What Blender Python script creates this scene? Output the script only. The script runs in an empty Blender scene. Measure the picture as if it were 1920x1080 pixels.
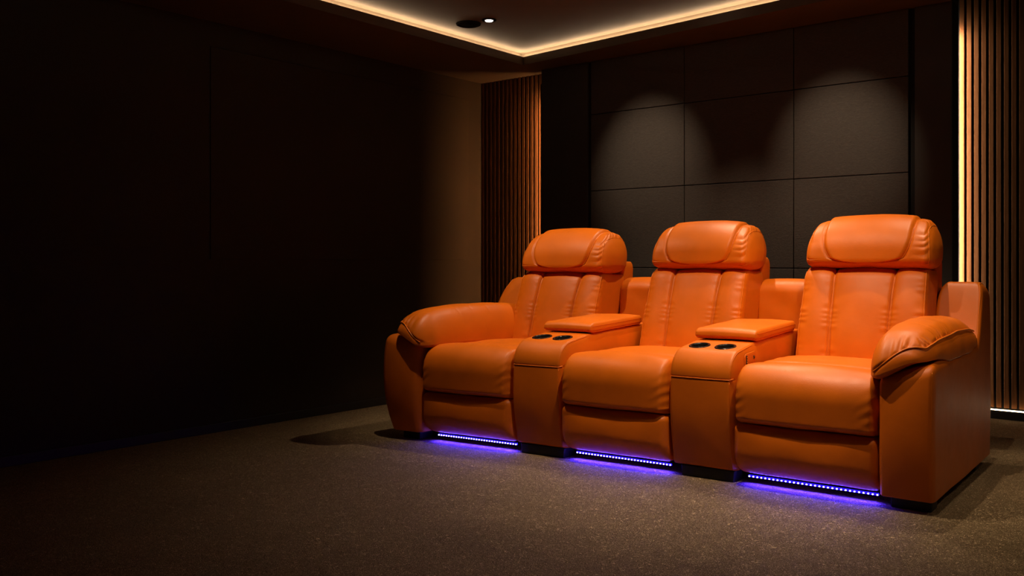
import bpy, math, random
import numpy as np

random.seed(7)
rng = np.random.default_rng(7)
PI = math.pi
scene = bpy.context.scene
COL = scene.collection

# ------------------------------------------------------------------ camera, world, exposure, lights
cam_data = bpy.data.cameras.new('camera')
cam = bpy.data.objects.new('camera', cam_data)
COL.objects.link(cam)
cam.location = (0, 0, 0.95)
cam.rotation_euler = (PI / 2, 0, math.atan2(0.632, 0.775))
cam_data.sensor_width = 36
cam_data.lens = 36 * 1704 / 1920
cam_data.shift_y = -49 / 1920
cam_data.clip_start = 0.05
scene.camera = cam

scene.view_settings.view_transform = 'Standard'
scene.view_settings.look = 'None'
scene.view_settings.gamma = 1
scene.view_settings.use_curve_mapping = False
scene.view_settings.exposure = 0.0

world = bpy.data.worlds.new('world')
scene.world = world
world.use_nodes = True
world.node_tree.nodes['Background'].inputs[0].default_value = (0.01, 0.008, 0.006, 1)
world.node_tree.nodes['Background'].inputs[1].default_value = 0.05


def spot(name, loc, target, power, size, blend, color=(1, 0.74, 0.50), radius=0.013):
    l = bpy.data.lights.new(name, 'SPOT')
    l.energy = power
    l.color = color
    l.spot_size = math.radians(size)
    l.spot_blend = blend
    l.shadow_soft_size = radius
    o = bpy.data.objects.new(name, l)
    COL.objects.link(o)
    o.location = loc
    d = np.array(target, float) - np.array(loc, float)
    o.rotation_euler = (math.atan2(math.hypot(d[0], d[1]), -d[2]), 0, math.atan2(d[1], d[0]) - PI / 2)
    return o


TRAY_Z = 2.40
LAMPS = [  # x/y, aim, watts, cone, blend : recessed ceiling downlights, the last one an added fill
    ((-3.546, 4.131), (-3.50, 4.40, 0), 4, 70, 1.0),
    ((-2.97, 3.93), (-2.97, 5.03, 1.56), 50, 40, 1.0),
    ((-1.78, 3.93), (-1.76, 5.03, 1.56), 50, 39, 1.0),
    ((-2.32, 4.48), (-2.28, 4.00, 0), 78, 94, 0.7),
    ((-1.22, 4.35), (-1.30, 3.75, 0), 58, 84, 0.7),
    ((-3.05, 3.16), (-3.12, 3.94, 0.75), 92, 68, 1.0),
    ((-1.68, 3.24), (-1.82, 3.72, 0.5), 140, 74, 1.0),
    ((-0.90, 3.20), (-1.24, 3.98, 0.75), 56, 64, 1.0),
    ((0.45, 3.60), (-0.95, 4.00, 0.45), 22, 42, 1.0),  # added fill lamp, brightens the outer side of the right arm
]
for i, (p, t, w, sz, bl) in enumerate(LAMPS):
    spot('downlight_beam', (p[0], p[1], TRAY_Z - 0.03), t, w, sz, bl)


# ------------------------------------------------------------------ materials
def new_mat(name):
    m = bpy.data.materials.new(name)
    m.use_nodes = True
    nt = m.node_tree
    return m, nt, nt.nodes['Principled BSDF']


def coords(nt, scale=(1, 1, 1)):
    tc = nt.nodes.new('ShaderNodeTexCoord')
    mp = nt.nodes.new('ShaderNodeMapping')
    mp.inputs['Scale'].default_value = scale
    nt.links.new(tc.outputs['Object'], mp.inputs['Vector'])
    return mp.outputs['Vector']


def noise(nt, vec, scale, detail=2, dist=0.0, rough=0.5):
    n = nt.nodes.new('ShaderNodeTexNoise')
    n.inputs['Scale'].default_value = scale
    n.inputs['Detail'].default_value = detail
    n.inputs['Roughness'].default_value = rough
    n.inputs['Distortion'].default_value = dist
    nt.links.new(vec, n.inputs['Vector'])
    return n.outputs['Fac']


def ramp(nt, fac, stops):
    r = nt.nodes.new('ShaderNodeValToRGB')
    e = r.color_ramp.elements
    e[0].position, e[0].color = stops[0][0], (*stops[0][1], 1)
    e[1].position, e[1].color = stops[-1][0], (*stops[-1][1], 1)
    for p, c in stops[1:-1]:
        k = e.new(p)
        k.color = (*c, 1)
    nt.links.new(fac, r.inputs['Fac'])
    return r.outputs['Color']


def bump(nt, bsdf, h, strength, dist):
    b = nt.nodes.new('ShaderNodeBump')
    b.inputs['Strength'].default_value = strength
    b.inputs['Distance'].default_value = dist
    nt.links.new(h, b.inputs['Height'])
    nt.links.new(b.outputs['Normal'], bsdf.inputs['Normal'])


def simple(name, color, rough, metal=0.0, var=0.0, vscale=8, bstr=0.0, bscale=200, bdist=0.001, scale=(1, 1, 1), spec=0.5):
    m, nt, b = new_mat(name)
    b.inputs['Roughness'].default_value = rough
    b.inputs['Metallic'].default_value = metal
    b.inputs['Specular IOR Level'].default_value = spec
    v = coords(nt, scale)
    if var:
        c0 = tuple(c * (1 - var) for c in color)
        c1 = tuple(min(1, c * (1 + var)) for c in color)
        nt.links.new(ramp(nt, noise(nt, v, vscale, 4), [(0.3, c0), (0.7, c1)]), b.inputs['Base Color'])
    else:
        b.inputs['Base Color'].default_value = (*color, 1)
    if bstr:
        bump(nt, b, noise(nt, v, bscale, 3), bstr, bdist)
    return m


def leather_mat(name, color, rough=0.42):
    m, nt, b = new_mat(name)
    v = coords(nt)
    b.inputs['Roughness'].default_value = rough
    b.inputs['Specular IOR Level'].default_value = 0.36
    c0 = tuple(c * 0.93 for c in color)
    c1 = tuple(min(1, c * 1.05) for c in color)
    nt.links.new(ramp(nt, noise(nt, v, 6, 5), [(0.35, c0), (0.65, c1)]), b.inputs['Base Color'])
    rr = nt.nodes.new('ShaderNodeMapRange')
    rr.inputs['To Min'].default_value = rough - 0.05
    rr.inputs['To Max'].default_value = rough + 0.09
    nt.links.new(noise(nt, v, 18, 4), rr.inputs['Value'])
    nt.links.new(rr.outputs['Result'], b.inputs['Roughness'])
    vo = nt.nodes.new('ShaderNodeTexVoronoi')
    vo.inputs['Scale'].default_value = 420
    nt.links.new(v, vo.inputs['Vector'])
    mx = nt.nodes.new('ShaderNodeMath')
    mx.operation = 'MULTIPLY_ADD'
    mx.inputs[1].default_value = 0.35
    nt.links.new(vo.outputs['Distance'], mx.inputs[0])
    nt.links.new(noise(nt, v, 30, 4), mx.inputs[2])
    bump(nt, b, mx.outputs[0], 0.22, 0.0022)
    return m


LEATHER = leather_mat('orange_leather', (0.64, 0.140, 0.003))
PIPING = leather_mat('orange_leather_piping', (0.70, 0.175, 0.010), 0.38)
THREAD = simple('orange_thread', (0.70, 0.23, 0.06), 0.6)
BLACK_PLASTIC = simple('black_plastic', (0.012, 0.012, 0.013), 0.25, var=0.2)
BLACK_FOOT = simple('black_foot', (0.012, 0.011, 0.011), 0.6, var=0.2, bstr=0.2)
STEEL = simple('dark_steel', (0.18, 0.17, 0.16), 0.25, metal=1.0, var=0.1)
CUP_RIM = simple('glossy_black_cup_rim', (0.03, 0.028, 0.028), 0.15, metal=0.7, var=0.1)
WALL = simple('dark_brown_wall_paint', (0.036, 0.027, 0.018), 0.75, var=0.12, vscale=1.5, bstr=0.25, bscale=90, bdist=0.002, spec=0.3)
CEIL = simple('dark_ceiling_paint', (0.085, 0.062, 0.042), 0.8, var=0.10, vscale=2, bstr=0.15, bscale=60, bdist=0.002, spec=0.3)
TRAYM = simple('tray_ceiling_paint', (0.10, 0.068, 0.042), 0.85, var=0.08, vscale=2, bstr=0.1, bscale=60, bdist=0.002, spec=0.2)
BASEB = simple('black_baseboard', (0.022, 0.020, 0.018), 0.5, var=0.15)
VOID = simple('black_recess', (0.006, 0.006, 0.006), 0.9, var=0.1)
PILASTER = simple('charcoal_pilaster', (0.050, 0.047, 0.044), 0.7, var=0.12, vscale=3, bstr=0.2, bscale=150, spec=0.35)
VENT = simple('black_fitting', (0.010, 0.008, 0.007), 0.9, var=0.2, spec=0.0)


def fabric_mat():
    m, nt, b = new_mat('charcoal_panel_fabric')
    b.inputs['Roughness'].default_value = 0.72
    b.inputs['Specular IOR Level'].default_value = 0.35
    v = coords(nt, (6, 1, 34))
    v2 = coords(nt, (1, 1, 1))
    f = noise(nt, v, 7, 8, 1.2, 0.72)
    nt.links.new(ramp(nt, f, [(0.28, (0.042, 0.035, 0.030)), (0.52, (0.062, 0.053, 0.046)), (0.75, (0.10, 0.085, 0.072))]), b.inputs['Base Color'])
    mx = nt.nodes.new('ShaderNodeMath')
    mx.operation = 'ADD'
    nt.links.new(f, mx.inputs[0])
    nt.links.new(noise(nt, v2, 60, 5, 2.0), mx.inputs[1])
    bump(nt, b, mx.outputs[0], 0.5, 0.004)
    return m


FABRIC = fabric_mat()


def wood_mat():
    m, nt, b = new_mat('walnut_slat_wood')
    b.inputs['Roughness'].default_value = 0.65
    b.inputs['Specular IOR Level'].default_value = 0.03
    v = coords(nt, (40, 40, 1.5))
    f = noise(nt, v, 3, 6, 0.6)
    nt.links.new(ramp(nt, f, [(0.3, (0.066, 0.026, 0.009)), (0.6, (0.105, 0.043, 0.016)), (0.8, (0.14, 0.060, 0.024))]), b.inputs['Base Color'])
    bump(nt, b, f, 0.25, 0.001)
    return m


WOOD = wood_mat()


def carpet_mat():
    m, nt, b = new_mat('taupe_loop_carpet')
    b.inputs['Roughness'].default_value = 0.95
    b.inputs['Specular IOR Level'].default_value = 0.1
    v = coords(nt)
    warp = nt.nodes.new('ShaderNodeTexNoise')
    warp.inputs['Scale'].default_value = 55
    warp.inputs['Detail'].default_value = 1
    nt.links.new(v, warp.inputs['Vector'])
    ad = nt.nodes.new('ShaderNodeMixRGB')
    ad.blend_type = 'LINEAR_LIGHT'
    ad.inputs['Fac'].default_value = 0.05
    nt.links.new(v, ad.inputs['Color1'])
    nt.links.new(warp.outputs['Color'], ad.inputs['Color2'])
    wn = noise(nt, ad.outputs['Color'], 46, 1.0, 0.6)
    dbl = nt.nodes.new('ShaderNodeMath')
    dbl.operation = 'MULTIPLY_ADD'
    dbl.inputs[1].default_value = 6.5
    dbl.inputs[2].default_value = 0.0
    nt.links.new(wn, dbl.inputs[0])
    pp = nt.nodes.new('ShaderNodeMath')
    pp.operation = 'PINGPONG'
    pp.inputs[1].default_value = 0.5
    nt.links.new(dbl.outputs[0], pp.inputs[0])
    fine = noise(nt, v, 260, 3, 1.0)
    mx = nt.nodes.new('ShaderNodeMath')
    mx.operation = 'MULTIPLY_ADD'
    mx.inputs[1].default_value = 1.0
    fs = nt.nodes.new('ShaderNodeMath')
    fs.operation = 'MULTIPLY'
    fs.inputs[1].default_value = 0.5
    nt.links.new(fine, fs.inputs[0])
    nt.links.new(pp.outputs[0], mx.inputs[0])
    nt.links.new(fs.outputs[0], mx.inputs[2])
    col = ramp(nt, mx.outputs[0], [(0.28, (0.17, 0.115, 0.055)), (0.50, (0.47, 0.335, 0.175)), (0.74, (0.90, 0.68, 0.40))])
    big = noise(nt, v, 2.2, 4)
    mr = nt.nodes.new('ShaderNodeMapRange')
    mr.inputs['To Min'].default_value = 0.8
    mr.inputs['To Max'].default_value = 1.2
    nt.links.new(big, mr.inputs['Value'])
    mul = nt.nodes.new('ShaderNodeVectorMath')
    mul.operation = 'SCALE'
    nt.links.new(col, mul.inputs[0])
    nt.links.new(mr.outputs['Result'], mul.inputs['Scale'])
    nt.links.new(mul.outputs[0], b.inputs['Base Color'])
    bump(nt, b, mx.outputs[0], 1.0, 0.012)
    return m


CARPET = carpet_mat()


def emit_mat(name, color, strength):
    m, nt, b = new_mat(name)
    b.inputs['Base Color'].default_value = (*color, 1)
    b.inputs['Emission Color'].default_value = (*color, 1)
    b.inputs['Emission Strength'].default_value = strength
    return m


WARM_LED = emit_mat('warm_cove_led', (1.0, 0.78, 0.52), 74)
WARM_LED_SIDE = emit_mat('warm_slat_led', (1.0, 0.80, 0.60), 240)
WARM_LED_LEFT = emit_mat('warm_slat_led_soft', (1.0, 0.64, 0.31), 60)
WARM_LED_WALL_FILL = emit_mat('warm_wall_fill_led', (1.0, 0.47, 0.17), 36)
WARM_LED_LOW = emit_mat('warm_plinth_led', (1.0, 0.70, 0.42), 9.0)
BLUE_DOT = emit_mat('blue_led_dot', (0.16, 0.12, 1.0), 50)
BLUE_BAND = emit_mat('blue_led_band', (0.015, 0.005, 1.0), 0.9)
LAMP_DISC = emit_mat('downlight_disc', (1.0, 0.86, 0.74), 14)


# ------------------------------------------------------------------ mesh helpers
def link(name, verts, faces, mat, parent=None, smooth=True, origin=None):
    """One mesh object; its origin sits at the centre of its base unless given (world vertices in)."""
    v = np.asarray(verts, float)
    if origin is None:
        lo, hi = v.min(0), v.max(0)
        origin = np.array([(lo[0] + hi[0]) / 2, (lo[1] + hi[1]) / 2, lo[2]])
    me = bpy.data.meshes.new(name)
    me.from_pydata((v - origin).tolist(), [], faces if isinstance(faces, list) else faces.tolist())
    me.materials.append(mat)
    if smooth:
        me.polygons.foreach_set('use_smooth', [True] * len(me.polygons))
    me.update()
    o = bpy.data.objects.new(name, me)
    COL.objects.link(o)
    p0 = np.zeros(3)
    if parent is not None:
        o.parent = parent
        q = parent
        while q is not None:
            p0 += np.array(q.location)
            q = q.parent
    o.location = tuple(origin - p0)
    return o


def empty(name, loc, label=None, cat=None, group=None, kind=None):
    o = bpy.data.objects.new(name, None)
    COL.objects.link(o)
    o.location = loc
    tag(o, label, cat, group, kind)
    return o


def tag(o, label=None, cat=None, group=None, kind=None):
    if label: o['label'] = label
    if cat: o['category'] = cat
    if group: o['group'] = group
    if kind: o['kind'] = kind
    return o


def axis_samples(a, r, k, m):
    """Positions on one axis of a rounded box with half size a and corner radius r."""
    t = r * np.tan(np.linspace(0, PI / 4, k + 1))
    inner = np.linspace(-(a - r), a - r, m + 1)
    return np.unique(np.round(np.concatenate([-(a - r) - t, inner, (a - r) + t]), 9))


class RBox:
    """Rounded box in local coordinates: cube surface points c are rounded by round()."""

    def __init__(self, half, rad, segs, k=5):
        self.a = np.array(half, float)
        self.r = np.minimum(np.array(rad, float), self.a * 0.999)
        ks = (k, k, k) if isinstance(k, int) else k
        L = [axis_samples(self.a[i], self.r[i], ks[i], segs[i]) for i in range(3)]
        V, F, n = [], [], 0
        for ax in range(3):
            u, v = [i for i in range(3) if i != ax]
            U, W = np.meshgrid(L[u], L[v], indexing='ij')
            nu, nv = U.shape
            idx = np.arange(nu * nv).reshape(nu, nv)
            q = np.stack([idx[:-1, :-1], idx[1:, :-1], idx[1:, 1:], idx[:-1, 1:]], -1).reshape(-1, 4)
            for sgn in (-1, 1):
                P = np.zeros((nu * nv, 3))
                P[:, u] = U.ravel(); P[:, v] = W.ravel(); P[:, ax] = sgn * self.a[ax]
                flip = (sgn < 0) ^ (ax == 1)
                V.append(P)
                F.append((q[:, ::-1] if flip else q) + n)
                n += nu * nv
        V = np.concatenate(V); F = np.concatenate(F)
        key = np.round(V, 6)
        uq, first, inv = np.unique(key, axis=0, return_index=True, return_inverse=True)
        self.c = V[first]
        self.f = inv.ravel()[F]

    def round(self, c):
        c = np.atleast_2d(np.asarray(c, float))
        inner = np.clip(c, -(self.a - self.r), self.a - self.r)
        e = (c - inner) / self.r
        L = np.linalg.norm(e, axis=1, keepdims=True)
        L[L == 0] = 1
        return inner + self.r * e / L


def vnormals(V, F):
    n = np.zeros_like(V)
    fn = np.cross(V[F[:, 2]] - V[F[:, 0]], V[F[:, 3]] - V[F[:, 1]])
    for i in range(4):
        np.add.at(n, F[:, i], fn)
    return n / np.maximum(np.linalg.norm(n, axis=1, keepdims=True), 1e-12)


def box_geo(x0, x1, y0, y1, z0, z1):
    v = [(x0, y0, z0), (x1, y0, z0), (x1, y1, z0), (x0, y1, z0), (x0, y0, z1), (x1, y0, z1), (x1, y1, z1), (x0, y1, z1)]
    f = [(0, 3, 2, 1), (4, 5, 6, 7), (0, 1, 5, 4), (1, 2, 6, 5), (2, 3, 7, 6), (3, 0, 4, 7)]
    return np.array(v, float), f


def wall_box(name, x0, x1, y0, y1, z0, z1, mat, parent=None, bevel=0.0, kind=None):
    v, f = box_geo(x0, x1, y0, y1, z0, z1)
    o = link(name, v, f, mat, parent, smooth=False)
    if bevel:
        md = o.modifiers.new('bevel', 'BEVEL')
        md.width = bevel
        md.segments = 2
    if kind: o['kind'] = kind
    return o


def tube(pts, r, n=8, closed=False):
    pts = np.asarray(pts, float)
    t = np.gradient(pts, axis=0)
    if closed:
        t = np.roll(pts, -1, 0) - np.roll(pts, 1, 0)
    t /= np.maximum(np.linalg.norm(t, axis=1, keepdims=True), 1e-12)
    up = np.array([0, 0, 1.0]) if abs(t[0][2]) < 0.9 else np.array([1.0, 0, 0])
    V = []
    u = np.cross(t[0], up); u /= np.linalg.norm(u)
    for p, d in zip(pts, t):
        u = u - d * (u @ d); u /= max(np.linalg.norm(u), 1e-9)
        w = np.cross(d, u)
        for k in range(n):
            a = 2 * PI * k / n
            V.append(p + r * (math.cos(a) * u + math.sin(a) * w))
    F = []
    m = len(pts)
    for i in range(m if closed else m - 1):
        j = (i + 1) % m
        for k in range(n):
            l = (k + 1) % n
            F.append((i * n + k, j * n + k, j * n + l, i * n + l))
    if not closed:
        F.append(tuple(range(n))[::-1] if False else tuple(range(n)))
        F.append(tuple(range((m - 1) * n, m * n))[::-1])
    return np.array(V), F


def lathe(profile, center, n=40):
    V, F = [], []
    for (r, z) in profile:
        for k in range(n):
            a = 2 * PI * k / n
            V.append((center[0] + r * math.cos(a), center[1] + r * math.sin(a), center[2] + z))
    for i in range(len(profile) - 1):
        for k in range(n):
            l = (k + 1) % n
            F.append((i * n + k, i * n + l, (i + 1) * n + l, (i + 1) * n + k))
    return np.array(V), F


# ------------------------------------------------------------------ room shell
XL, XR, YF = -4.486, 3.0, -2.2
SOF = 2.286
YS, YP, YPB = 5.134, 5.03, 5.16
YA = 6.14

wall_box('floor', XL - 0.1, XR + 0.1, YF - 0.1, 6.3, -0.1, 0, CARPET, kind='structure')
wall_box('wall_left', XL - 0.1, XL, YF - 0.1, 5.25, 0, 2.8, WALL, kind='structure')
wall_box('wall_right', XR, XR + 0.1, YF, 6.3, 0, 2.8, WALL, kind='structure')
wall_box('wall_front', XL, XR, YF - 0.1, YF, 0, 2.8, WALL, kind='structure')
wall_box('baseboard_left', XL, XL + 0.014, YF, YS, 0, 0.050, BASEB, bevel=0.003, kind='structure')

# large shallow relief panel on the left wall, ending a little before the corner
lp = wall_box('trim_1', XL, XL + 0.006, 2.85, 4.985, 0.965, 2.145, WALL, bevel=0.003, kind='structure')
lp['label'] = 'shallow raised rectangle on the dark left wall beside the slats'

# feature wall: black core, upholstered panels in three columns and a plain strip either side
wb = wall_box('wall_back', -3.838, -1.195, 5.052, YPB, 0, SOF, VOID, kind='structure')
wall_box('side_board', -3.838, -3.448, YP, 5.052, 0, SOF, PILASTER, wb, bevel=0.002)
wall_box('side_board', -1.376, -1.195, YP, 5.052, 0, SOF, PILASTER, wb, bevel=0.002)
xs = [(-3.423, -2.729), (-2.725, -2.032), (-2.028, -1.408)]
zs = [(0.0, 0.402), (0.406, 0.911), (0.915, 1.420), (1.424, 1.929), (1.933, SOF)]
for x0, x1 in xs:
    for z0, z1 in zs:
        wall_box('panel', x0, x1, YP, 5.052, z0, z1, FABRIC, wb, bevel=0.003)

# wall behind the left slats and the alcove behind the feature wall
wall_box('wall_back_left', XL, -3.6, YPB, YPB + 0.08, 0, SOF, VOID, kind='structure')
wall_box('wall_back_alcove', -1.9, XR, YA + 0.03, YA + 0.12, 0, 2.8, VOID, kind='structure')
wall_box('wall_side_alcove', -1.98, -1.9, YPB, YA + 0.12, 0, 2.8, VOID, kind='structure')
wall_box('baseboard_alcove', -1.9, XR, YA - 0.030, YA + 0.03, 0, 0.046, BASEB, bevel=0.002, kind='structure')


def slat_mesh(width, depth, height):
    b = RBox((width / 2, depth / 2, height / 2), (0.002, 0.002, 0.002), (1, 1, 1), 1)
    p = b.round(b.c)
    p[:, 2] += height / 2
    me = bpy.data.meshes.new('slat')
    me.from_pydata(p.tolist(), [], b.f.tolist())
    me.materials.append(WOOD)
    me.update()
    return me


tl = empty('trim_2', (XL, YS, 0), 'narrow wall section of vertical walnut slats in the left corner', kind='structure')
sm = slat_mesh(0.024, 0.026, SOF)
for i in range(16):
    o = bpy.data.objects.new('slat', sm)
    COL.objects.link(o); o.parent = tl
    o.location = (0.018 + i * 0.0385, 0.013, 0)
tr = empty('trim_3', (-1.62, YA, 0), 'wall section of vertical walnut slats at the right edge behind the sofa', kind='structure')
sm = slat_mesh(0.027, 0.026, 2.70)
for i in range(111):
    o = bpy.data.objects.new('slat', sm)
    COL.objects.link(o); o.parent = tr
    o.location = (0.012 + i * 0.0412, 0.013, 0.066)

# LED profiles
def led_profile(name, label, v0, mat, housing, group=None):
    root = empty(name, (v0[0], v0[1], v0[2]), label, 'light strip')
    return root


r = empty('led_light_strip', (-3.846, 5.10, 0), 'warm LED strip lighting the left slats from behind the feature wall edge', 'light strip')
wall_box('housing', -3.844, -3.838, 5.090, 5.133, 0.02, 2.20, VENT, r)
wall_box('housing', -3.886, -3.844, 5.084, 5.092, 0.02, 2.20, VENT, r)  # unseen flange added to hold the LED light back from the left wall
wall_box('diffuser', -3.880, -3.846, 5.092, 5.093, 0.03, 2.10, WARM_LED_LEFT, r)
wall_box('diffuser', -3.850, -3.844, 5.100, 5.130, 0.03, 2.08, WARM_LED_WALL_FILL, r)  # extra glowing face, there only to brighten the left wall by the corner
r = empty('led_light_strip', (-1.455, 6.10, 0.05), 'bright warm vertical LED strip beside the right slats', 'light strip')
wall_box('housing', -1.454, -1.426, 6.088, 6.096, 0.07, 2.40, VENT, r)
wall_box('housing', -1.459, -1.454, 6.088, YA, 0.07, 2.40, VENT, r)
wall_box('diffuser', -1.453, -1.428, 6.096, 6.097, 0.09, 2.37, WARM_LED_SIDE, r)
r = empty('led_light_strip', (-0.5, 6.12, 0.046), 'thin warm LED line along the plinth under the right slats', 'light strip')
wall_box('housing', -1.6, XR - 0.3, YA - 0.028, YA + 0.020, 0.0462, 0.052, VENT, r)
wall_box('diffuser', -1.6, XR - 0.3, YA - 0.026, YA - 0.010, 0.052, 0.0575, WARM_LED_LOW, r)


# ceiling: soffit ring with an opening, thin fascia lip, light pocket, raised tray
A = np.array([[-3.84, 4.83], [2.4, 4.20], [2.4, -1.5], [-3.84, -1.5]])     # lip line, clockwise from back-left
O = np.array([[XL, 5.25], [XR, 5.25], [XR, YF], [XL, YF]])


def offset_poly(P, d):
    """Shift every edge of the clockwise polygon outwards by d."""
    n = len(P)
    out = []
    for i in range(n):
        a, b, c = P[i - 1], P[i], P[(i + 1) % n]
        e1 = (b - a) / np.linalg.norm(b - a); e2 = (c - b) / np.linalg.norm(c - b)
        n1 = np.array([-e1[1], e1[0]]); n2 = np.array([-e2[1], e2[0]])
        k = (n1 + n2) / (1 + n1 @ n2)
        out.append(b + d * k)
    return np.array(out)


def ring(Pin, Pout, z0, z1):
    """Closed ring of rectangular section between two quads."""
    V = [(*p, z0) for p in Pin] + [(*p, z0) for p in Pout] + [(*p, z1) for p in Pin] + [(*p, z1) for p in Pout]
    F = []
    for i in range(4):
        j = (i + 1) % 4
        F += [(i, j, 4 + j, 4 + i), (8 + i, 12 + i, 12 + j, 8 + j), (i, 8 + i, 8 + j, j), (4 + i, 4 + j, 12 + j, 12 + i)]
    return np.array(V), F


PW = 0.11
tray_out = offset_poly(A, PW)
v, f = box_geo(XL, XR, YF, 5.25, TRAY_Z + 0.10, TRAY_Z + 0.16)
ceiling = link('ceiling', v, f, CEIL, smooth=False)
ceiling['kind'] = 'structure'
Oq = np.array([[XL, 4.86], [XR, 4.86], [XR, YF], [XL, YF]])
v, f = ring(A, Oq, SOF, SOF + 0.02)
link('soffit', v, f, CEIL, ceiling, smooth=False)
wall_box('soffit', XL, -1.195, 4.86, YPB, SOF, SOF + 0.02, CEIL, ceiling)
v, f = ring(A, offset_poly(A, 0.012), SOF + 0.02, 2.341)
link('fascia', v, f, CEIL, ceiling, smooth=False)
v, f = ring(tray_out, offset_poly(A, PW + 0.02), SOF + 0.02, TRAY_Z)
link('cove_wall', v, f, TRAYM, ceiling, smooth=False)
v = np.array([(*p, TRAY_Z) for p in offset_poly(A, PW + 0.02)] + [(*p, TRAY_Z + 0.03) for p in offset_poly(A, PW + 0.02)])
f = [(0, 1, 2, 3), (7, 6, 5, 4), (0, 4, 5, 1), (1, 5, 6, 2), (2, 6, 7, 3), (3, 7, 4, 0)]
link('tray_board', v, f, TRAYM, ceiling, smooth=False)
wall_box('ceiling_alcove', -1.98, XR, 4.86, 6.3, 2.75, 2.8, VOID, kind='structure')
wall_box('trim_4', -1.98, -1.195, YPB - 0.02, YPB, SOF + 0.02, 2.75, VOID, kind='structure')
wall_box('trim_5', -1.195, XR, 4.86, 4.90, SOF, 2.75, VOID, kind='structure')
wall_box('trim_6', -1.235, -1.195, 4.90, YPB - 0.02, SOF + 0.02, 2.75, VOID, kind='structure')

cove = empty('cove_light_strip', (-3.86, 4.85, 2.33), 'warm LED cove light running around the raised ceiling tray', 'light strip')
i0, i1 = offset_poly(A, 0.080), offset_poly(A, 0.092)
v, f = ring(i0, i1, 2.342, 2.355)
link('led_tape', v, f, WARM_LED, cove, smooth=False)
v, f = ring(offset_poly(A, 0.072), offset_poly(A, 0.076), 2.3415, 2.3530)
link('shield', v, f, VENT, cove, smooth=False)  # unseen strip added to narrow the cove glow on the tray
v, f = ring(offset_poly(A, 0.072), offset_poly(A, 0.098), SOF + 0.022, 2.3415)
link('mounting_rail', v, f, VENT, cove, smooth=False)


# recessed downlights
def downlight(x, y, label, group=None):
    root = empty('ceiling_downlight', (x, y, TRAY_Z), label, 'ceiling light', group)
    v, f = lathe([(0.024, -0.004), (0.028, -0.007), (0.040, -0.007), (0.044, -0.004), (0.044, 0.0), (0.024, 0.0), (0.024, -0.004)], (x, y, TRAY_Z), 32)
    link('trim_ring', v, f, VENT, root)
    v, f = lathe([(0.0005, -0.006), (0.018, -0.010), (0.0235, -0.006), (0.0235, -0.001), (0.0005, -0.001)], (x, y, TRAY_Z), 28)
    link('lamp', v, f, LAMP_DISC, root)
    return root


downlight(-3.546, 4.131, 'small lit recessed downlight on the ceiling near the cove corner')
hidden_labels = ['recessed downlight above the left side of the feature wall', 'recessed downlight above the right side of the feature wall',
                 'recessed downlight over the middle recliner', 'recessed downlight over the rightmost recliner',
                 'recessed downlight in front of the leftmost recliner', 'recessed downlight in front of the middle recliner',
                 'recessed downlight in front of the right arm', 'unseen downlight to the right of the sofa, added as fill for the arm side']
for (p, t, w, sz, bl), lb in zip(LAMPS[1:], hidden_labels):
    downlight(p[0], p[1], lb)

# dark round fitting beside the lit one
cx, cy = -3.700, 4.118
root = empty('ceiling_speaker', (cx, cy, TRAY_Z), 'dark round ceiling fitting beside the lit downlight', 'speaker')
v, f = lathe([(0.0005, -0.010), (0.040, -0.010), (0.058, -0.006)], (cx, cy, TRAY_Z), 36)
link('grille', v, f, VENT, root)
v, f = lathe([(0.058, -0.006), (0.064, -0.012), (0.074, -0.008), (0.076, 0.0), (0.058, 0.0), (0.058, -0.006)], (cx, cy, TRAY_Z), 36)
link('trim_ring', v, f, VENT, root)

# ------------------------------------------------------------------ recliner sofa
# sofa coordinates: s along the row, d towards the wall, z up; the row stands on a gentle arc
SX, SY, TA, TB = -3.60, 3.432, math.radians(8.6), math.radians(-7.2 / 2.66)
PC = np.polyfit([.475, 1.335, 2.2, 2.69], [-5.5, -2.2, .7, 1.6], 2)


def bend(P):
    P = np.atleast_2d(np.asarray(P, float))
    s, d, z = P.T
    th = TA + TB * s
    x = SX + (np.sin(th) - math.sin(TA)) / TB
    y = SY - (np.cos(th) - math.cos(TA)) / TB
    ph = np.radians(np.polyval(PC, s))
    return np.stack([x - d * np.sin(ph), y + d * np.cos(ph), z], 1)


base = bend([(1.32, 0.5, 0)])[0]
sofa = empty('recliner_sofa', tuple(base), 'orange leather three-seat recliner sofa with two cup holder consoles on the carpet', 'sofa')


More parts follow.
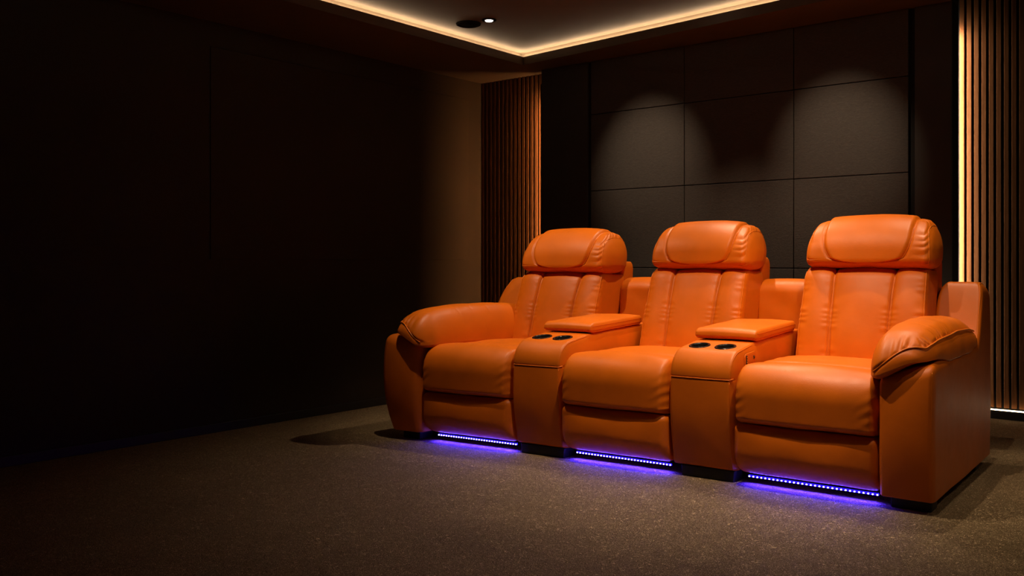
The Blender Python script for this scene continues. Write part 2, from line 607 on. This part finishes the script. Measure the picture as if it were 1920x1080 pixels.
class Soft:
    """A rounded box in sofa coordinates, shaped by base(p) and relief(p, q)."""

    def __init__(self, half, rad, segs, base_fn, relief=None, k=5):
        self.b = RBox(half, rad, segs, k)
        self.base = base_fn
        self.relief = relief

    def build(self, name, mat=None, parent=None, cut=None):
        p = self.b.round(self.b.c)
        q = self.base(p)
        n = vnormals(q, self.b.f)
        if n.size and np.sum((q - q.mean(0)) * n) < 0:
            n = -n
        if self.relief is not None:
            q = q + n * self.relief(p, q)[:, None]
        F = self.b.f
        if cut is not None:
            keep = ~cut(q)[F].any(axis=1)
            F = F[keep]
        return link(name, bend(q), F, mat or LEATHER, parent or sofa)

    def line(self, c, lift=0.0):
        """Sofa-space points of a polyline given on the cube surface; lift along an estimated normal."""
        p = self.b.round(c)
        q = self.base(p)
        rel = self.relief(p, q) if self.relief is not None else np.zeros(len(q))
        e = 1e-3
        cc = np.asarray(c, float)
        ax = np.argmax(np.abs(cc) / self.b.a, axis=1)
        N = np.zeros_like(q)
        for i in range(len(q)):
            u, v = [k for k in range(3) if k != ax[i]]
            d1 = np.zeros(3); d1[u] = e
            d2 = np.zeros(3); d2[v] = e
            t1 = self.base(self.b.round(cc[i] + d1)) - self.base(self.b.round(cc[i] - d1))
            t2 = self.base(self.b.round(cc[i] + d2)) - self.base(self.b.round(cc[i] - d2))
            nn = np.cross(t1[0], t2[0])
            cen = self.base(np.zeros((1, 3)))[0]
            nn /= max(np.linalg.norm(nn), 1e-12)
            if nn @ (q[i] - cen) < 0: nn = -nn
            N[i] = nn
        return q + N * (rel + lift)[:, None], N


def resample(c, n):
    c = np.asarray(c, float)
    L = np.concatenate([[0], np.cumsum(np.linalg.norm(np.diff(c, axis=0), axis=1))])
    t = np.linspace(0, L[-1], n)
    return np.stack([np.interp(t, L, c[:, k]) for k in range(c.shape[1])], 1)


def hold_height(soft, c, target):
    """Move the cube points up or down until their rounded height equals target."""
    c = np.array(c, float)
    lo, hi = np.full(len(c), -soft.b.a[2]), np.full(len(c), soft.b.a[2])
    for _ in range(30):
        c[:, 2] = (lo + hi) / 2
        low = soft.b.round(c)[:, 2] < target
        lo = np.where(low, c[:, 2], lo); hi = np.where(low, hi, c[:, 2])
    return c


def piping(soft, c, r, parent, name='piping', lift=0.0, n=70, mat=None, hold=False):
    c = resample(c, n)
    if hold:
        tgt = c[:, 2].copy()
        k = np.ones(9) / 9
        tgt[4:-4] = np.convolve(tgt, k, 'valid')
        c = hold_height(soft, c, tgt)
    q, N = soft.line(c, lift)
    if hold:
        for _ in range(16):
            q[1:-1] = (q[:-2] + q[1:-1] * 2 + q[2:]) / 4
    v, f = tube(bend(q), r)
    return link(name, v, f, mat or PIPING, parent)


def stitches(rows, parent, name='stitching', step=0.0075, size=0.0011):
    """rows: list of sofa-space polylines; little thread dashes joined to one part."""
    V, F, n = [], [], 0
    for q in rows:
        w = bend(q)
        L = np.linalg.norm(np.diff(w, axis=0), axis=1).sum()
        m = max(4, int(L / step))
        w = resample(w, 2 * m)
        for i in range(0, 2 * m - 1, 2):
            a, b = w[i], w[i] + (w[i + 1] - w[i]) * 1.05
            v, f = tube([a, (a + b) / 2, b], size, 4)
            V.append(v); F += [tuple(x + n for x in g) for g in f]; n += len(v)
    o = link(name, np.concatenate(V), F, THREAD, parent)
    o['kind'] = 'stuff'
    return o


def sstep(x):
    x = np.clip(x, 0, 1)
    return x * x * (3 - 2 * x)


def gauss(x, w):
    return np.exp(-(x / w) ** 2)


# ---- seats -------------------------------------------------------------
SEATS = [(0.208, 0.750), (1.042, 1.588), (1.898, 2.486)]
BACKS = [(0.490, 0.277), (1.342, 0.277), (2.208, 0.292)]      # centre, half width
HEAD_Z = [0.886, 0.909, 0.917]                                # underside of each headrest
for si, ((s0, s1), (bc, bw)) in enumerate(zip(SEATS, BACKS)):
    z_head = HEAD_Z[si]
    sc, W = (s0 + s1) / 2, (s1 - s0) / 2
    # footrest panel below the seat
    H = 0.108

    def fr(p, sc=sc, W=W, H=H):
        x, y, z = p.T
        zn = z / H
        d = 0.03 + y
        front = np.clip((0.08 - y) / 0.16, 0, 1)
        d = d - front * 0.026 * (1 - (x / W) ** 4) * (1 - 0.7 * zn ** 2)
        d = d + front * 0.055 * np.clip(-zn, 0, 1) ** 2.2
        return np.stack([sc + x, d, 0.157 + z], 1)

    def fr_rel(p, q, W=W, H=H):
        x, y, z = p.T
        return 0.0012 * np.sin(x * 23 + z * 9) * np.sin(x * 7 - z * 31)
    foot = Soft((W, 0.08, H), (0.030, 0.030, 0.030), (44, 4, 16), fr, fr_rel)
    fo = foot.build('footrest')

    # seat cushion
    hz = 0.124

    def seat(p, sc=sc, W=W, hz=hz):
        x, y, z = p.T
        r = 0.092
        t = z + hz                                     # 0..2hz ; squash the lower rounding
        t = np.where(t < r, t * 0.035 / r, 0.035 + (t - r) * (2 * hz - 0.035) / (2 * hz - r))
        d = 0.285 + y
        zz = 0.263 + t
        front = sstep((0.10 - d) / 0.16)
        d = d - front * 0.020 * (1 - (x / W) ** 4)
        top = t / (2 * hz)
        crown = 1 - np.abs(x / W) ** 3
        zz = zz + top ** 2 * (crown * (0.020 * gauss(d - 0.05, 0.09) + 0.024 * gauss(d - 0.36, 0.18)) - 0.026 * gauss(d - 0.165, 0.022) * crown - 0.006)
        return np.stack([sc + x, d, zz], 1)

    def seat_rel(p, q, W=W, hz=hz):
        x, y, z = p.T
        d = q[:, 1]
        w = 0.0016 * np.sin(x * 17 + d * 21) * np.sin(d * 33 - x * 6)
        side = sstep((np.abs(x) / W - 0.72) / 0.2) * gauss(z - 0.02, 0.06) * (d < 0.1)
        w += 0.0015 * side * np.sin(z * 190 + 3 * np.sin(x * 40))
        return w
    cush = Soft((W + 0.002, 0.345, hz), (0.034, 0.10, 0.092), (46, 46, 12), seat, seat_rel, k=(6, 10, 10))
    co = cush.build('seat_cushion')

    # back cushion with three channels
    TH, BH = 0.115, 0.225

    def back(p, bc=bc, bw=bw, TH=TH, BH=BH, z_head=z_head):
        x, y, z = p.T
        v = (z + BH) / (2 * BH)
        zz = 0.462 + v * (z_head - 0.004 - 0.462)
        lean = 0.565 + 0.115 * v + 0.02 * v * v
        front = np.clip((TH - y) / (2 * TH), 0, 1)
        depth = 2 * TH * (1 - 0.05 * v)
        d = lean + (y + TH) / (2 * TH) * depth
        d = d - front ** 2 * 0.012 * np.sin(PI * v) * (1 - (x / bw) ** 4)
        xx = x * (1 - 0.02 * v)
        return np.stack([bc + xx, d, zz], 1)

    def chan(v):            # channel seam positions either side of the centre, closing towards the seat
        return 0.140 - 0.014 * (1 - v)

    def back_rel(p, q, bw=bw, TH=TH, BH=BH):
        x, y, z = p.T
        v = (z + BH) / (2 * BH)
        cx_ = chan(v) * bw / 0.285
        front = sstep((0.02 - y) / 0.10)
        dist = np.minimum(np.abs(x - cx_), np.abs(x + cx_))
        inC = np.abs(x) < cx_
        puff = np.where(inC, 1 - (x / cx_) ** 2, 1 - ((np.abs(x) - (cx_ + bw) / 2) / ((bw - cx_) / 2)) ** 2)
        h = front * (0.019 * np.clip(puff, 0, 1) ** 0.6 - 0.009 * gauss(dist, 0.0065))
        # soft gathers near the seams
        g = gauss(dist - 0.016, 0.018) * front
        h += 0.0013 * g * np.sin(z * 150 + 5 * np.sin(z * 31)) * sstep((1 - v) * 3)
        e = sstep((np.abs(x) / bw - 0.80) / 0.12) * sstep((1.0 - np.abs(x) / bw) / 0.05) * front
        h += 0.0018 * e * np.sin(z * 130 + 4 * np.sin(z * 41)) * gauss(v - 0.55, 0.3)
        h += 0.0018 * front * np.sin(x * 13 + z * 9) * np.sin(z * 17 - x * 5)
        return h
    bk = Soft((bw, TH, BH), (0.020, 0.045, 0.045), (110, 6, 56), back, back_rel, k=(4, 7, 7))
    bo = bk.build('back_cushion')
    rows = []
    for sg in (-1, 1):
        for off in (-0.0062, 0.0062):
            zz = np.linspace(-BH + 0.02, BH - 0.012, 60)
            vv = (zz + BH) / (2 * BH)
            c = np.stack([sg * chan(vv) * bw / 0.285 + off, np.full(60, -TH), zz], 1)
            rows.append(bk.line(c, 0.0004)[0])
    stitches(rows, bo)
    for sg in (-1, 1):
        zz = np.linspace(-BH + 0.01, BH - 0.01, 40)
        c = np.stack([np.full(40, sg * (bw - 0.012)), np.full(40, -TH), zz], 1)
        piping(bk, c, 0.0026, bo)

    # headrest bolster
    hw, hd, hh = bw + 0.006, 0.125, 0.118

    def head(p, bc=bc, hw=hw, hd=hd, hh=hh, z_head=z_head):
        x, y, z = p.T
        r = 0.105
        t = z + hh
        t = np.where(t < r, t * 0.05 / r, 0.05 + (t - r) * (2 * hh - 0.05) / (2 * hh - r))
        vn = t / (2 * hh)
        xx = x * (1.012 - 0.055 * vn ** 2)
        d = 0.775 + y + 0.05 * vn - 0.012 * np.sin(PI * vn) * (y < 0)
        zz = z_head + t * 1.0
        zz = zz + (1 - (x / hw) ** 2) * 0.012 * vn ** 2
        zz = zz - 0.012 * np.clip(y / hd, 0, 1) * vn - 0.026 * np.abs(x / hw) ** 5 * vn ** 2
        xx = xx + np.sign(x) * 0.010 * sstep((np.abs(x) / hw - 0.9) / 0.1) * np.cos(np.clip(y / hd, -1, 1) * PI / 2) * np.sin(PI * vn)
        return np.stack([bc + 0.014 + xx, d, zz], 1)

    def u_field(x, z, hh=hh, hw=hw):      # <0 inside the raised centre panel
        zt = hh - 0.0
        zb = -hh + 0.062
        a = np.abs(x) / (hw * (0.60 + 0.12 * np.clip((z + hh) / (2 * hh), 0, 1)))
        b = np.clip((0.62 * zt - z) / (0.62 * zt - zb), 0, None)
        return (a ** 2.6 + b ** 2.6) ** (1 / 2.6) - 1

    def head_rel(p, q, hw=hw, hd=hd, hh=hh):
        x, y, z = p.T
        u = u_field(x, z) * 0.2
        fr_ = sstep((0.07 - y) / 0.06)
        h = fr_ * (0.0105 * sstep((0.004 - u) / 0.022) - 0.0065 * gauss(u - 0.002, 0.006))
        e = (hw - np.abs(x))
        phase = (z * 1.0 - y * 0.8)
        band = sstep((e - 0.015) / 0.012) * gauss(e - 0.02, 0.045)
        lean = 6 * np.sin(phase * 34 + np.sign(x)) + phase * 250
        h += 0.0052 * band * (np.abs(np.sin(lean * 0.5)) - 0.5) * sstep((hh * 0.98 + z) / 0.05) * (y < 0.05)
        h -= 0.0045 * gauss(e - 0.002, 0.007)
        h += 0.0015 * np.sin(x * 15 + z * 12) * np.sin(z * 23 - x * 6)
        h -= 0.004 * gauss(x, 0.05) * gauss(z + hh - 0.02, 0.03) * (y < 0)
        return h
    hr = Soft((hw, hd, hh), (0.042, 0.105, 0.105), (120, 12, 10), head, head_rel, k=(8, 26, 26))
    ho = hr.build('headrest')
    # seam of the centre panel and end-cap piping
    pts = []
    zz = np.linspace(hh * 0.995, -hh + 0.0625, 60)
    cpts = []
    for sg in (-1, 1):
        side = []
        for z_ in zz:
            # a width on the cube surface where the field vanishes (rounded z differs slightly)
            zr = hr.b.round([(0, -hd, z_)])[0][2]
            b_ = max(0.0, (0.62 * hh - zr) / (0.62 * hh - (-hh + 0.062)))
            if b_ >= 1: w_ = 0.0
            else: w_ = (1 - b_ ** 2.6) ** (1 / 2.6) * hw * (0.60 + 0.12 * np.clip((zr + hh) / (2 * hh), 0, 1))
            side.append((sg * w_, -hd, z_))
        cpts.append(side)
    c = cpts[0] + cpts[1][::-1]
    piping(hr, c, 0.0018, ho, 'seam', lift=0.0012, n=140, mat=LEATHER)
    for sg in (-1, 1):
        xx = sg * (hw - 0.016)
        c = [(xx, hd * 0.9, hh), (xx, -hd, hh), (xx, -hd, -hh + 0.01)]
        piping(hr, c, 0.0022, ho, lift=-0.0006, n=70)

    # back shell behind the cushion
    def shell(p, bc=bc, z_head=z_head):
        x, y, z = p.T
        v = (z + 0.43) / 0.86
        return np.stack([bc - 0.004 + x, 0.90 + y + 0.045 * v, 0.125 + v * (z_head + 0.066 - 0.125)], 1)
    sh = Soft((bw - 0.008, 0.055, 0.43), (0.02, 0.02, 0.05), (6, 2, 10), shell)
    sh.build('back_shell')

    # blue LED strip under the footrest
    za = 0.031
    a0, a1 = s0 + 0.035, s1 - 0.018
    m = 31
    ss = np.linspace(a0, a1, 24)
    q = np.stack([ss, np.full(24, 0.034), np.full(24, za + 0.001)], 1)
    P1 = np.concatenate([q + (0, -0.003, -0.004), q + (0, -0.003, 0.005), q + (0, 0.004, 0.005), q + (0, 0.004, -0.004)])
    F1 = []
    for i in range(23):
        for a, b in ((0, 1), (1, 2), (2, 3), (3, 0)):
            F1.append((a * 24 + i, a * 24 + i + 1, b * 24 + i + 1, b * 24 + i))
    ls = link('led_strip', bend(P1), F1, BLUE_BAND, sofa, smooth=False)
    ls['label'] = 'blue glowing LED strip under the footrest'
    V, F, n = [], [], 0
    for k in range(m):
        c0 = np.array([a0 + 0.004 + (a1 - a0 - 0.008) * k / (m - 1), 0.0295, za])
        bb = RBox((0.0031, 0.002, 0.0023), (0.0018, 0.0012, 0.0018), (1, 1, 1), 1)
        v = bend(bb.round(bb.c) + c0)
        V.append(v); F += [tuple(int(t_) + n for t_ in g) for g in bb.f]; n += len(v)
    bl = link('led_bulb', np.concatenate(V), F, BLUE_DOT, ls)
    bl['kind'] = 'stuff'
    la = bpy.data.lights.new('led_strip_light', 'AREA')
    la.shape = 'RECTANGLE'
    la.size = a1 - a0
    la.size_y = 0.008
    la.spread = math.radians(150)
    la.energy = 4.2
    la.color = (0.035, 0.015, 1.0)
    lo = bpy.data.objects.new('led_strip_light', la)
    COL.objects.link(lo)
    pm = bend([((a0 + a1) / 2, 0.026, za - 0.006)])[0]
    e0, e1 = bend([(a0, 0.026, za)])[0], bend([(a1, 0.026, za)])[0]
    lo.location = tuple(pm)
    lo.rotation_euler = (math.radians(-30), 0, math.atan2(e1[1] - e0[1], e1[0] - e0[0]))
    # base box that carries the strip, black
    def under(p, sc=sc):
        return np.stack([sc + p[:, 0], 0.45 + p[:, 1], 0.085 + p[:, 2]], 1)
    Soft((W - 0.01, 0.40, 0.035), (0.01, 0.01, 0.01), (8, 4, 1), under, k=2).build('base_frame', BLACK_FOOT)

# ---- consoles ------------------------------------------------------------
CONS = [(0.757, 1.036), (1.594, 1.890)]
for ci, (s0, s1) in enumerate(CONS):
    sc, W = (s0 + s1) / 2, (s1 - s0) / 2
    HZ = 0.27

    def top_at(d):
        return np.where(d < 0.2, 0.557 + 0.165 * d, 0.590 + 0.055 * (d - 0.2)) - 0.010 * gauss(d + 0.05, 0.06)

    def con(p, sc=sc, W=W, HZ=HZ):
        x, y, z = p.T
        d = 0.385 + y
        r = 0.080
        t = z + HZ
        t = np.where(t < r, t * 0.022 / r, 0.022 + (t - r) * (2 * HZ - 0.022) / (2 * HZ - r))
        v = t / (2 * HZ)
        front = sstep((0.10 - d) / 0.15)
        zz = 0.043 + v * (top_at(d) - 0.043)
        d = d - front * (0.018 * np.sin(PI * np.clip(v, 0, 1)) ** 0.8 * (1 - 0.35 * (x / W) ** 2)) + front * 0.028 * (1 - v) ** 3
        return np.stack([sc + x, d, zz], 1)

    def con_rel(p, q, W=W):
        x, y, z = p.T
        d = q[:, 1]
        fr_ = sstep((0.02 - d) / 0.05)
        h = -0.003 * gauss(q[:, 2] - 0.4425, 0.0035) * fr_
        h += 0.0012 * np.sin(q[:, 2] * 21 + x * 9) * np.sin(d * 17 + x * 13)
        return h
    cb = Soft((W, 0.415, HZ), (0.016, 0.075, 0.080), (30, 60, 90), con, con_rel, k=(4, 18, 18))
    cups = [(s0 + 0.079, 0.098), (s0 + 0.202, 0.098)] if ci else [(s0 + 0.072, 0.098), (s0 + 0.192, 0.098)]

    def cut(q, cups=cups):
        m = np.zeros(len(q), bool)
        for (a, b) in cups:
            m |= (np.hypot(q[:, 0] - a, q[:, 1] - b) < 0.037) & (q[:, 2] > 0.5)
        return m
    cobj = cb.build('console', cut=cut)
    # front seams
    xx = np.linspace(-W + 0.001, W - 0.001, 30)
    zc_ = None
    zs_ = np.linspace(-HZ, HZ, 400)
    qq = con(cb.b.round(np.stack([np.zeros(400), np.full(400, -0.415), zs_], 1)))
    zc_ = zs_[np.argmin(np.abs(qq[:, 2] - 0.4425))]
    piping(cb, np.stack([xx, np.full(30, -0.415), np.full(30, zc_)], 1), 0.0024, cobj, 'seam', lift=0.0026)
    for sg in (-1, 1):
        c = [(sg * (W - 0.009), -0.415, zc_), (sg * (W - 0.009), -0.415, HZ), (sg * (W - 0.009), -0.415 + 0.21, HZ)]
        piping(cb, c, 0.0016, cobj, 'seam', lift=0.0004, n=60, mat=LEATHER)
        c = [(sg * (W - 0.012), -0.415, zc_ - 0.01), (sg * (W - 0.012), -0.415, -HZ + 0.02)]
        piping(cb, c, 0.0013, cobj, 'seam', lift=0.0002, n=40, mat=LEATHER)
    # cup holders
    for (a, b) in cups:
        zt = float(top_at(np.array([b]))[0])
        prof = [(0.030, -0.066), (0.034, -0.064), (0.0355, -0.004), (0.0375, 0.0015), (0.041, 0.003), (0.0455, 0.0028), (0.0475, 0.0002), (0.0475, -0.004)]
        v, f = lathe(prof, (a, b, 0), 40)
        v[:, 2] += zt + 0.165 * (v[:, 1] - b)
        ch = link('cup_holder', bend(v), f, CUP_RIM, cobj)
        v, f = lathe([(0.0005, -0.0655), (0.0345, -0.0655), (0.0345, -0.060), (0.0005, -0.060)], (a, b, 0), 32)
        v[:, 2] += zt + 0.165 * (v[:, 1] - b)
        # cup floor merged as its own dark part of the console
        link('cup_floor', bend(v), f, BLACK_PLASTIC, cobj)

    # lid
    def lid(p, sc=sc, W=W):
        x, y, z = p.T
        d = 0.430 + y
        v = (z + 0.028) / 0.056
        zb = 0.5920 + 0.055 * (d - 0.2)
        zz = zb + v * 0.050
        zz = zz + np.clip(v, 0, 1) * (0.012 * (1 - (x / W) ** 2) * np.sin(PI * np.clip((d - 0.16) / 0.5, 0, 1)) ** 0.6)
        d = d - 0.006 * gauss(v - 0.4, 0.4) * (y < -0.18)
        return np.stack([sc + x, d, zz], 1)

    def lid_rel(p, q, W=W):
        x, y, z = p.T
        return 0.0014 * np.sin(x * 22 + y * 13) * np.sin(y * 19 - x * 8) - 0.0022 * gauss(z + 0.017, 0.0022)
    lb = Soft((W + 0.003, 0.226, 0.028), (0.012, 0.034, 0.022), (26, 40, 12), lid, lid_rel, k=(5, 8, 8))
    lo_ = lb.build('console_lid', parent=cobj)
    for sg in (-1, 1):
        c = [(sg * (W + 0.003), -0.218, 0.010), (sg * (W + 0.003), 0.218, 0.010)]
        piping(lb, c, 0.0012, lo_, 'seam', lift=0.0002, n=50, mat=LEATHER)
    if ci == 1:
        # control plate on the side facing the right-hand seat
        pr = Soft((0.0035, 0.058, 0.030), (0.003, 0.020, 0.020), (1, 4, 4),
                  lambda p, s1=s1: np.stack([s1 + p[:, 0] + 0.001, 0.140 + p[:, 1], 0.521 + p[:, 2] + 0.10 * p[:, 1]], 1), k=5)
        cp = pr.build('control_panel', parent=cobj)
        pb = Soft((0.0025, 0.007, 0.024), (0.002, 0.004, 0.004), (1, 2, 4),
                  lambda p, s1=s1: np.stack([s1 + 0.004 + p[:, 0], 0.098 + p[:, 1], 0.515 + p[:, 2]], 1), k=3)
        b_ = pb.build('button_strip', BLACK_PLASTIC, parent=cobj)
        b_['label'] = 'black button strip'
        for zb_ in (0.498, 0.509, 0.520, 0.531):
            bt = Soft((0.0015, 0.0028, 0.0030), (0.0014, 0.0026, 0.0026), (1, 1, 1),
                      lambda p, s1=s1, zb_=zb_: np.stack([s1 + 0.007 + p[:, 0], 0.098 + p[:, 1], zb_ + p[:, 2]], 1), k=2)
            bt.build('button', PIPING, parent=cobj)
        pt = Soft((0.0025, 0.0085, 0.0085), (0.002, 0.008, 0.008), (1, 1, 1),
                  lambda p, s1=s1: np.stack([s1 + 0.004 + p[:, 0], 0.172 + p[:, 1], 0.527 + p[:, 2]], 1), k=5)
        b_ = pt.build('charging_port', STEEL, parent=cobj)
        pt = Soft((0.0015, 0.004, 0.004), (0.001, 0.003, 0.003), (1, 1, 1),
                  lambda p, s1=s1: np.stack([s1 + 0.0068 + p[:, 0], 0.172 + p[:, 1], 0.527 + p[:, 2]], 1), k=3)
        pt.build('port_core', BLACK_PLASTIC, parent=cobj)

    # upholstered block behind the console
    def wing(p, sc=sc):
        x, y, z = p.T
        v = (z + 0.37) / 0.74
        d = 0.895 + y + 0.035 * v
        return np.stack([sc + x * (1 + 0.04 * v), d, 0.125 + v * 0.733 + 0.006 * (1 - (x / 0.15) ** 2) * v ** 4], 1)

    def wing_rel(p, q):
        return 0.0018 * np.sin(q[:, 0] * 24 + q[:, 2] * 17) * np.sin(q[:, 2] * 29)
    wg = Soft((W + 0.016, 0.085, 0.37), (0.048, 0.075, 0.070), (20, 2, 40), wing, wing_rel, k=(7, 9, 9))
    wg.build('back_block')

# ---- arms --------------------------------------------------------------------
# u runs from the inner edge (0) to the outer side (1)
for ai, (inner, outer) in enumerate([(0.203, -0.010), (2.491, 2.690)]):
    sgn = 1 if outer > inner else -1
    WA = abs(outer - inner) / 2
    mid = (inner + outer) / 2
    HZ = 0.40

    def atop(d):
        low = 0.575 + 0.02 * np.clip(d, 0, 0.7) - 0.02 * np.exp(-(d + 0.07) / 0.05)
        return low + (0.858 - low) * sstep((d - 0.755) / 0.15) - 0.035 * np.clip((d - 0.96) / 0.10, 0, 2)

    def arm(p, mid=mid, WA=WA, sgn=sgn, HZ=HZ, ai=ai):
        x, y, z = p.T
        d = 0.505 + y
        r = 0.060
        t = z + HZ
        t = np.where(t < r, t * 0.016 / r, 0.016 + (t - r) * (2 * HZ - 0.016) / (2 * HZ - r))
        v = t / (2 * HZ)
        zz = 0.044 + v * (atop(d) - 0.044 - 0.055 * np.clip(0.5 - 0.5 * x / WA, 0, 1) * (d < 0.76))
        front = sstep((0.03 - d) / 0.08)
        hgt = np.clip((zz - 0.044) / 0.54, 0, 1)
        d = d - front * (0.034 * np.sin(PI * hgt) ** 0.9 * (1 - 0.5 * (x / WA) ** 2))
        x = x * sgn
        out = np.clip(x * sgn / WA, -1, 1)
        fr2 = sstep((0.55 - d) / 0.6) if ai == 0 else 0.25
        bow = (0.048 if ai == 0 else 0.010) * np.sin(PI * np.clip(hgt * 0.85 + 0.03, 0, 1)) ** 0.8
        nar = (-0.030 if ai == 0 else 0.0) * (1 - hgt) ** 2
        shift = (bow + nar) * fr2 + (0.085 * (1 - fr2) if ai == 0 else 0)
        wtop = np.clip((zz - 0.66) / 0.20, 0, 1.1) * (d > 0.70)
        x = x + sgn * np.clip(-out, 0, 1) * 0.034 * wtop ** 7
        if ai: shift = shift - 0.020 * wtop ** 9
        if ai == 0: shift = shift - 0.05 * np.clip((zz - 0.66) / 0.20, 0, 1.2) ** 2.2
        x = x + sgn * np.clip(out, 0, 1) * shift
        return np.stack([mid + x, d, zz], 1)

    def arm_rel(p, q, sgn=sgn, outer=outer):
        x, y, z = p.T
        d = q[:, 1]
        h = 0.0016 * np.sin(d * 9 + q[:, 2] * 7) * np.sin(q[:, 2] * 12 - d * 5)
        return h
    ab = Soft((WA, 0.555, HZ), (0.020 if ai else 0.035, 0.035, 0.060), (14, 130, 70), arm, arm_rel, k=(6, 6, 10))
    ao = ab.build('arm')
    # seam down the outer front edge and along the wing
    zt_ = HZ - 0.02
    xo = WA - 0.004
    cpos = [(xo, -0.555, HZ - 0.03), (xo, -0.555, -HZ + 0.01)]
    if ai: piping(ab, cpos, 0.0018, ao, n=80, lift=-0.0008)
    # front line where the side leather folds
    yy = np.linspace(0.255, 0.47, 30)
    cpos = np.stack([np.full(30, WA - 0.010), yy, np.full(30, HZ)], 1)
    piping(ab, cpos, 0.0022, ao, n=60, lift=0.0)

    # padded arm rest
    PWd = 0.122
    PD = 0.452
    pmid = outer - sgn * 0.118 if ai else outer + 0.146
    PH = 0.085

    def pad(p, pmid=pmid, sgn=sgn, PWd=PWd, PD=PD, PH=PH, ai=ai):
        x, y, z = p.T
        u = (x / PWd + 1) / 2                     # 0 inner .. 1 outer
        d = 0.368 + y
        t = z + PH
        t = np.where(t < 0.080, t * 0.030 / 0.080, 0.030 + (t - 0.080) * (2 * PH - 0.030) / (2 * PH - 0.080))
        v = t / (2 * PH)
        dr = np.exp(-np.clip(d + 0.07, 0, None) / 0.11)
        bot = 0.485 + 0.100 * sstep(u * 1.15) - 0.030 * dr * u - 0.042 * u ** 2 * sstep((d + 0.02) / 0.25) * sstep((0.85 - d) / 0.30)
        topz = 0.712 - 0.012 * u - 0.030 * (2 * u - 1) ** 2 + 0.014 * np.sin(PI * np.clip((d + 0.05) / 0.8, 0, 1)) - 0.055 * dr - 0.030 * sstep((d - 0.60) / 0.25)
        zz = bot + v * (topz - bot)
        # the front edge swings back towards the outer side
        d = d + (0.035 if ai else 0.02) * u ** 2 * dr * 2 * 0.6 - 0.012 * dr
        d = d - 0.02 * (1 - v) * dr * 0
        ww = x
        ww = ww - (0.020 * dr * np.clip(u - 0.5, 0, 1) * 2)
        return np.stack([pmid + sgn * ww, d, zz], 1)

    def pipz(u):             # height fraction of the piping, on the box
        T = 2 * PH * (0.24 + 0.52 * sstep(u * 1.35))
        return -PH + np.where(T < 0.030, T * 0.080 / 0.030, 0.080 + (T - 0.030) * (2 * PH - 0.080) / (2 * PH - 0.030))

    def pad_rel(p, q, PWd=PWd, PD=PD, PH=PH):
        x, y, z = p.T
        d = 0.368 + y
        u = (x / PWd + 1) / 2
        dr = np.exp(-np.clip(d + 0.07, 0, None) / 0.16)
        zp = pipz(u)
        above = z - zp
        RR = 0.085
        ox = np.clip(x - (PWd - RR), 0, None)
        oy = np.clip((-PD + RR) - y, 0, None)
        rad = np.hypot(ox, oy)
        ang = np.arctan2(ox, np.maximum(oy, 1e-9)) * (rad > 1e-6)
        peri = np.minimum(x, PWd - RR) + RR * ang + np.where(ox > 0, np.clip(y - (-PD + RR), 0, None), 0)
        zone = sstep((rad / RR - 0.10) / 0.6)
        edge = np.clip(sstep((-y - PD + 0.03) / 0.03) + sstep((x - PWd + 0.03) / 0.03), 0, 1)
        near = sstep(above / 0.010) * np.exp(-np.clip(above, 0, None) / 0.095)
        frontness = sstep((0.42 - d) / 0.22)
        ph = peri * 128 + 2.2 * np.sin(peri * 43)
        amp = 0.75 + 0.25 * np.sin(peri * 61)
        h = 0.0155 * near * zone * frontness * amp * (np.abs(np.sin(ph * 0.5)) - 0.62)
        h -= 0.0045 * gauss(above, 0.006) * edge
        h += 0.0022 * np.sin(d * 13 + x * 21) * np.sin(d * 21)
        # long soft drag creases across the top
        for c0 in (0.14, 0.24, 0.36):
            h -= 0.0016 * gauss(d - c0 + 0.5 * (x - 0.02), 0.006) * sstep((z - 0.045) / 0.03)
        return h
    pb_ = Soft((PWd, PD, PH), (0.070, 0.110, 0.080), (16, 120, 8), pad, pad_rel, k=(14, 20, 18))
    po = pb_.build('arm_pad', parent=ao)
    # piping: across the front from the inner bottom corner, then along the outer side to the back
    us = np.linspace(0.10, 1.0, 30)
    c = [(PWd * (2 * u - 1), -PD, float(pipz(np.array([u]))[0])) for u in us]
    c += [(PWd, yv, float(pipz(np.array([1.0]))[0]) + (0.020 * sstep((yv + PD - 0.35) / 0.5))) for yv in np.linspace(-PD, PD * 0.93, 60)]
    piping(pb_, c, 0.0032, ao, n=160, lift=0.0045, hold=True)


# ---- feet --------------------------------------------------------------------
def foot_block(s0, s1, d0, d1, h=0.048):
    sc_, w_, dc_, dw_ = (s0 + s1) / 2, (s1 - s0) / 2, (d0 + d1) / 2, (d1 - d0) / 2
    b = Soft((w_, dw_, h / 2), (0.003, 0.003, 0.003), (4, 2, 1),
             lambda p: np.stack([sc_ + p[:, 0] * (1 - 0.04 * (0.5 - p[:, 2] / h)), dc_ + p[:, 1], h / 2 + p[:, 2]], 1), k=1)
    b.build('foot', BLACK_FOOT)


for s0, s1 in ((0.036, 0.150), (0.778, 1.028), (1.634, 1.882), (2.520, 2.672)):
    foot_block(s0, s1, 0.003, 0.09)
    foot_block(s0 + 0.01, s1 - 0.01, 0.86, 0.94)
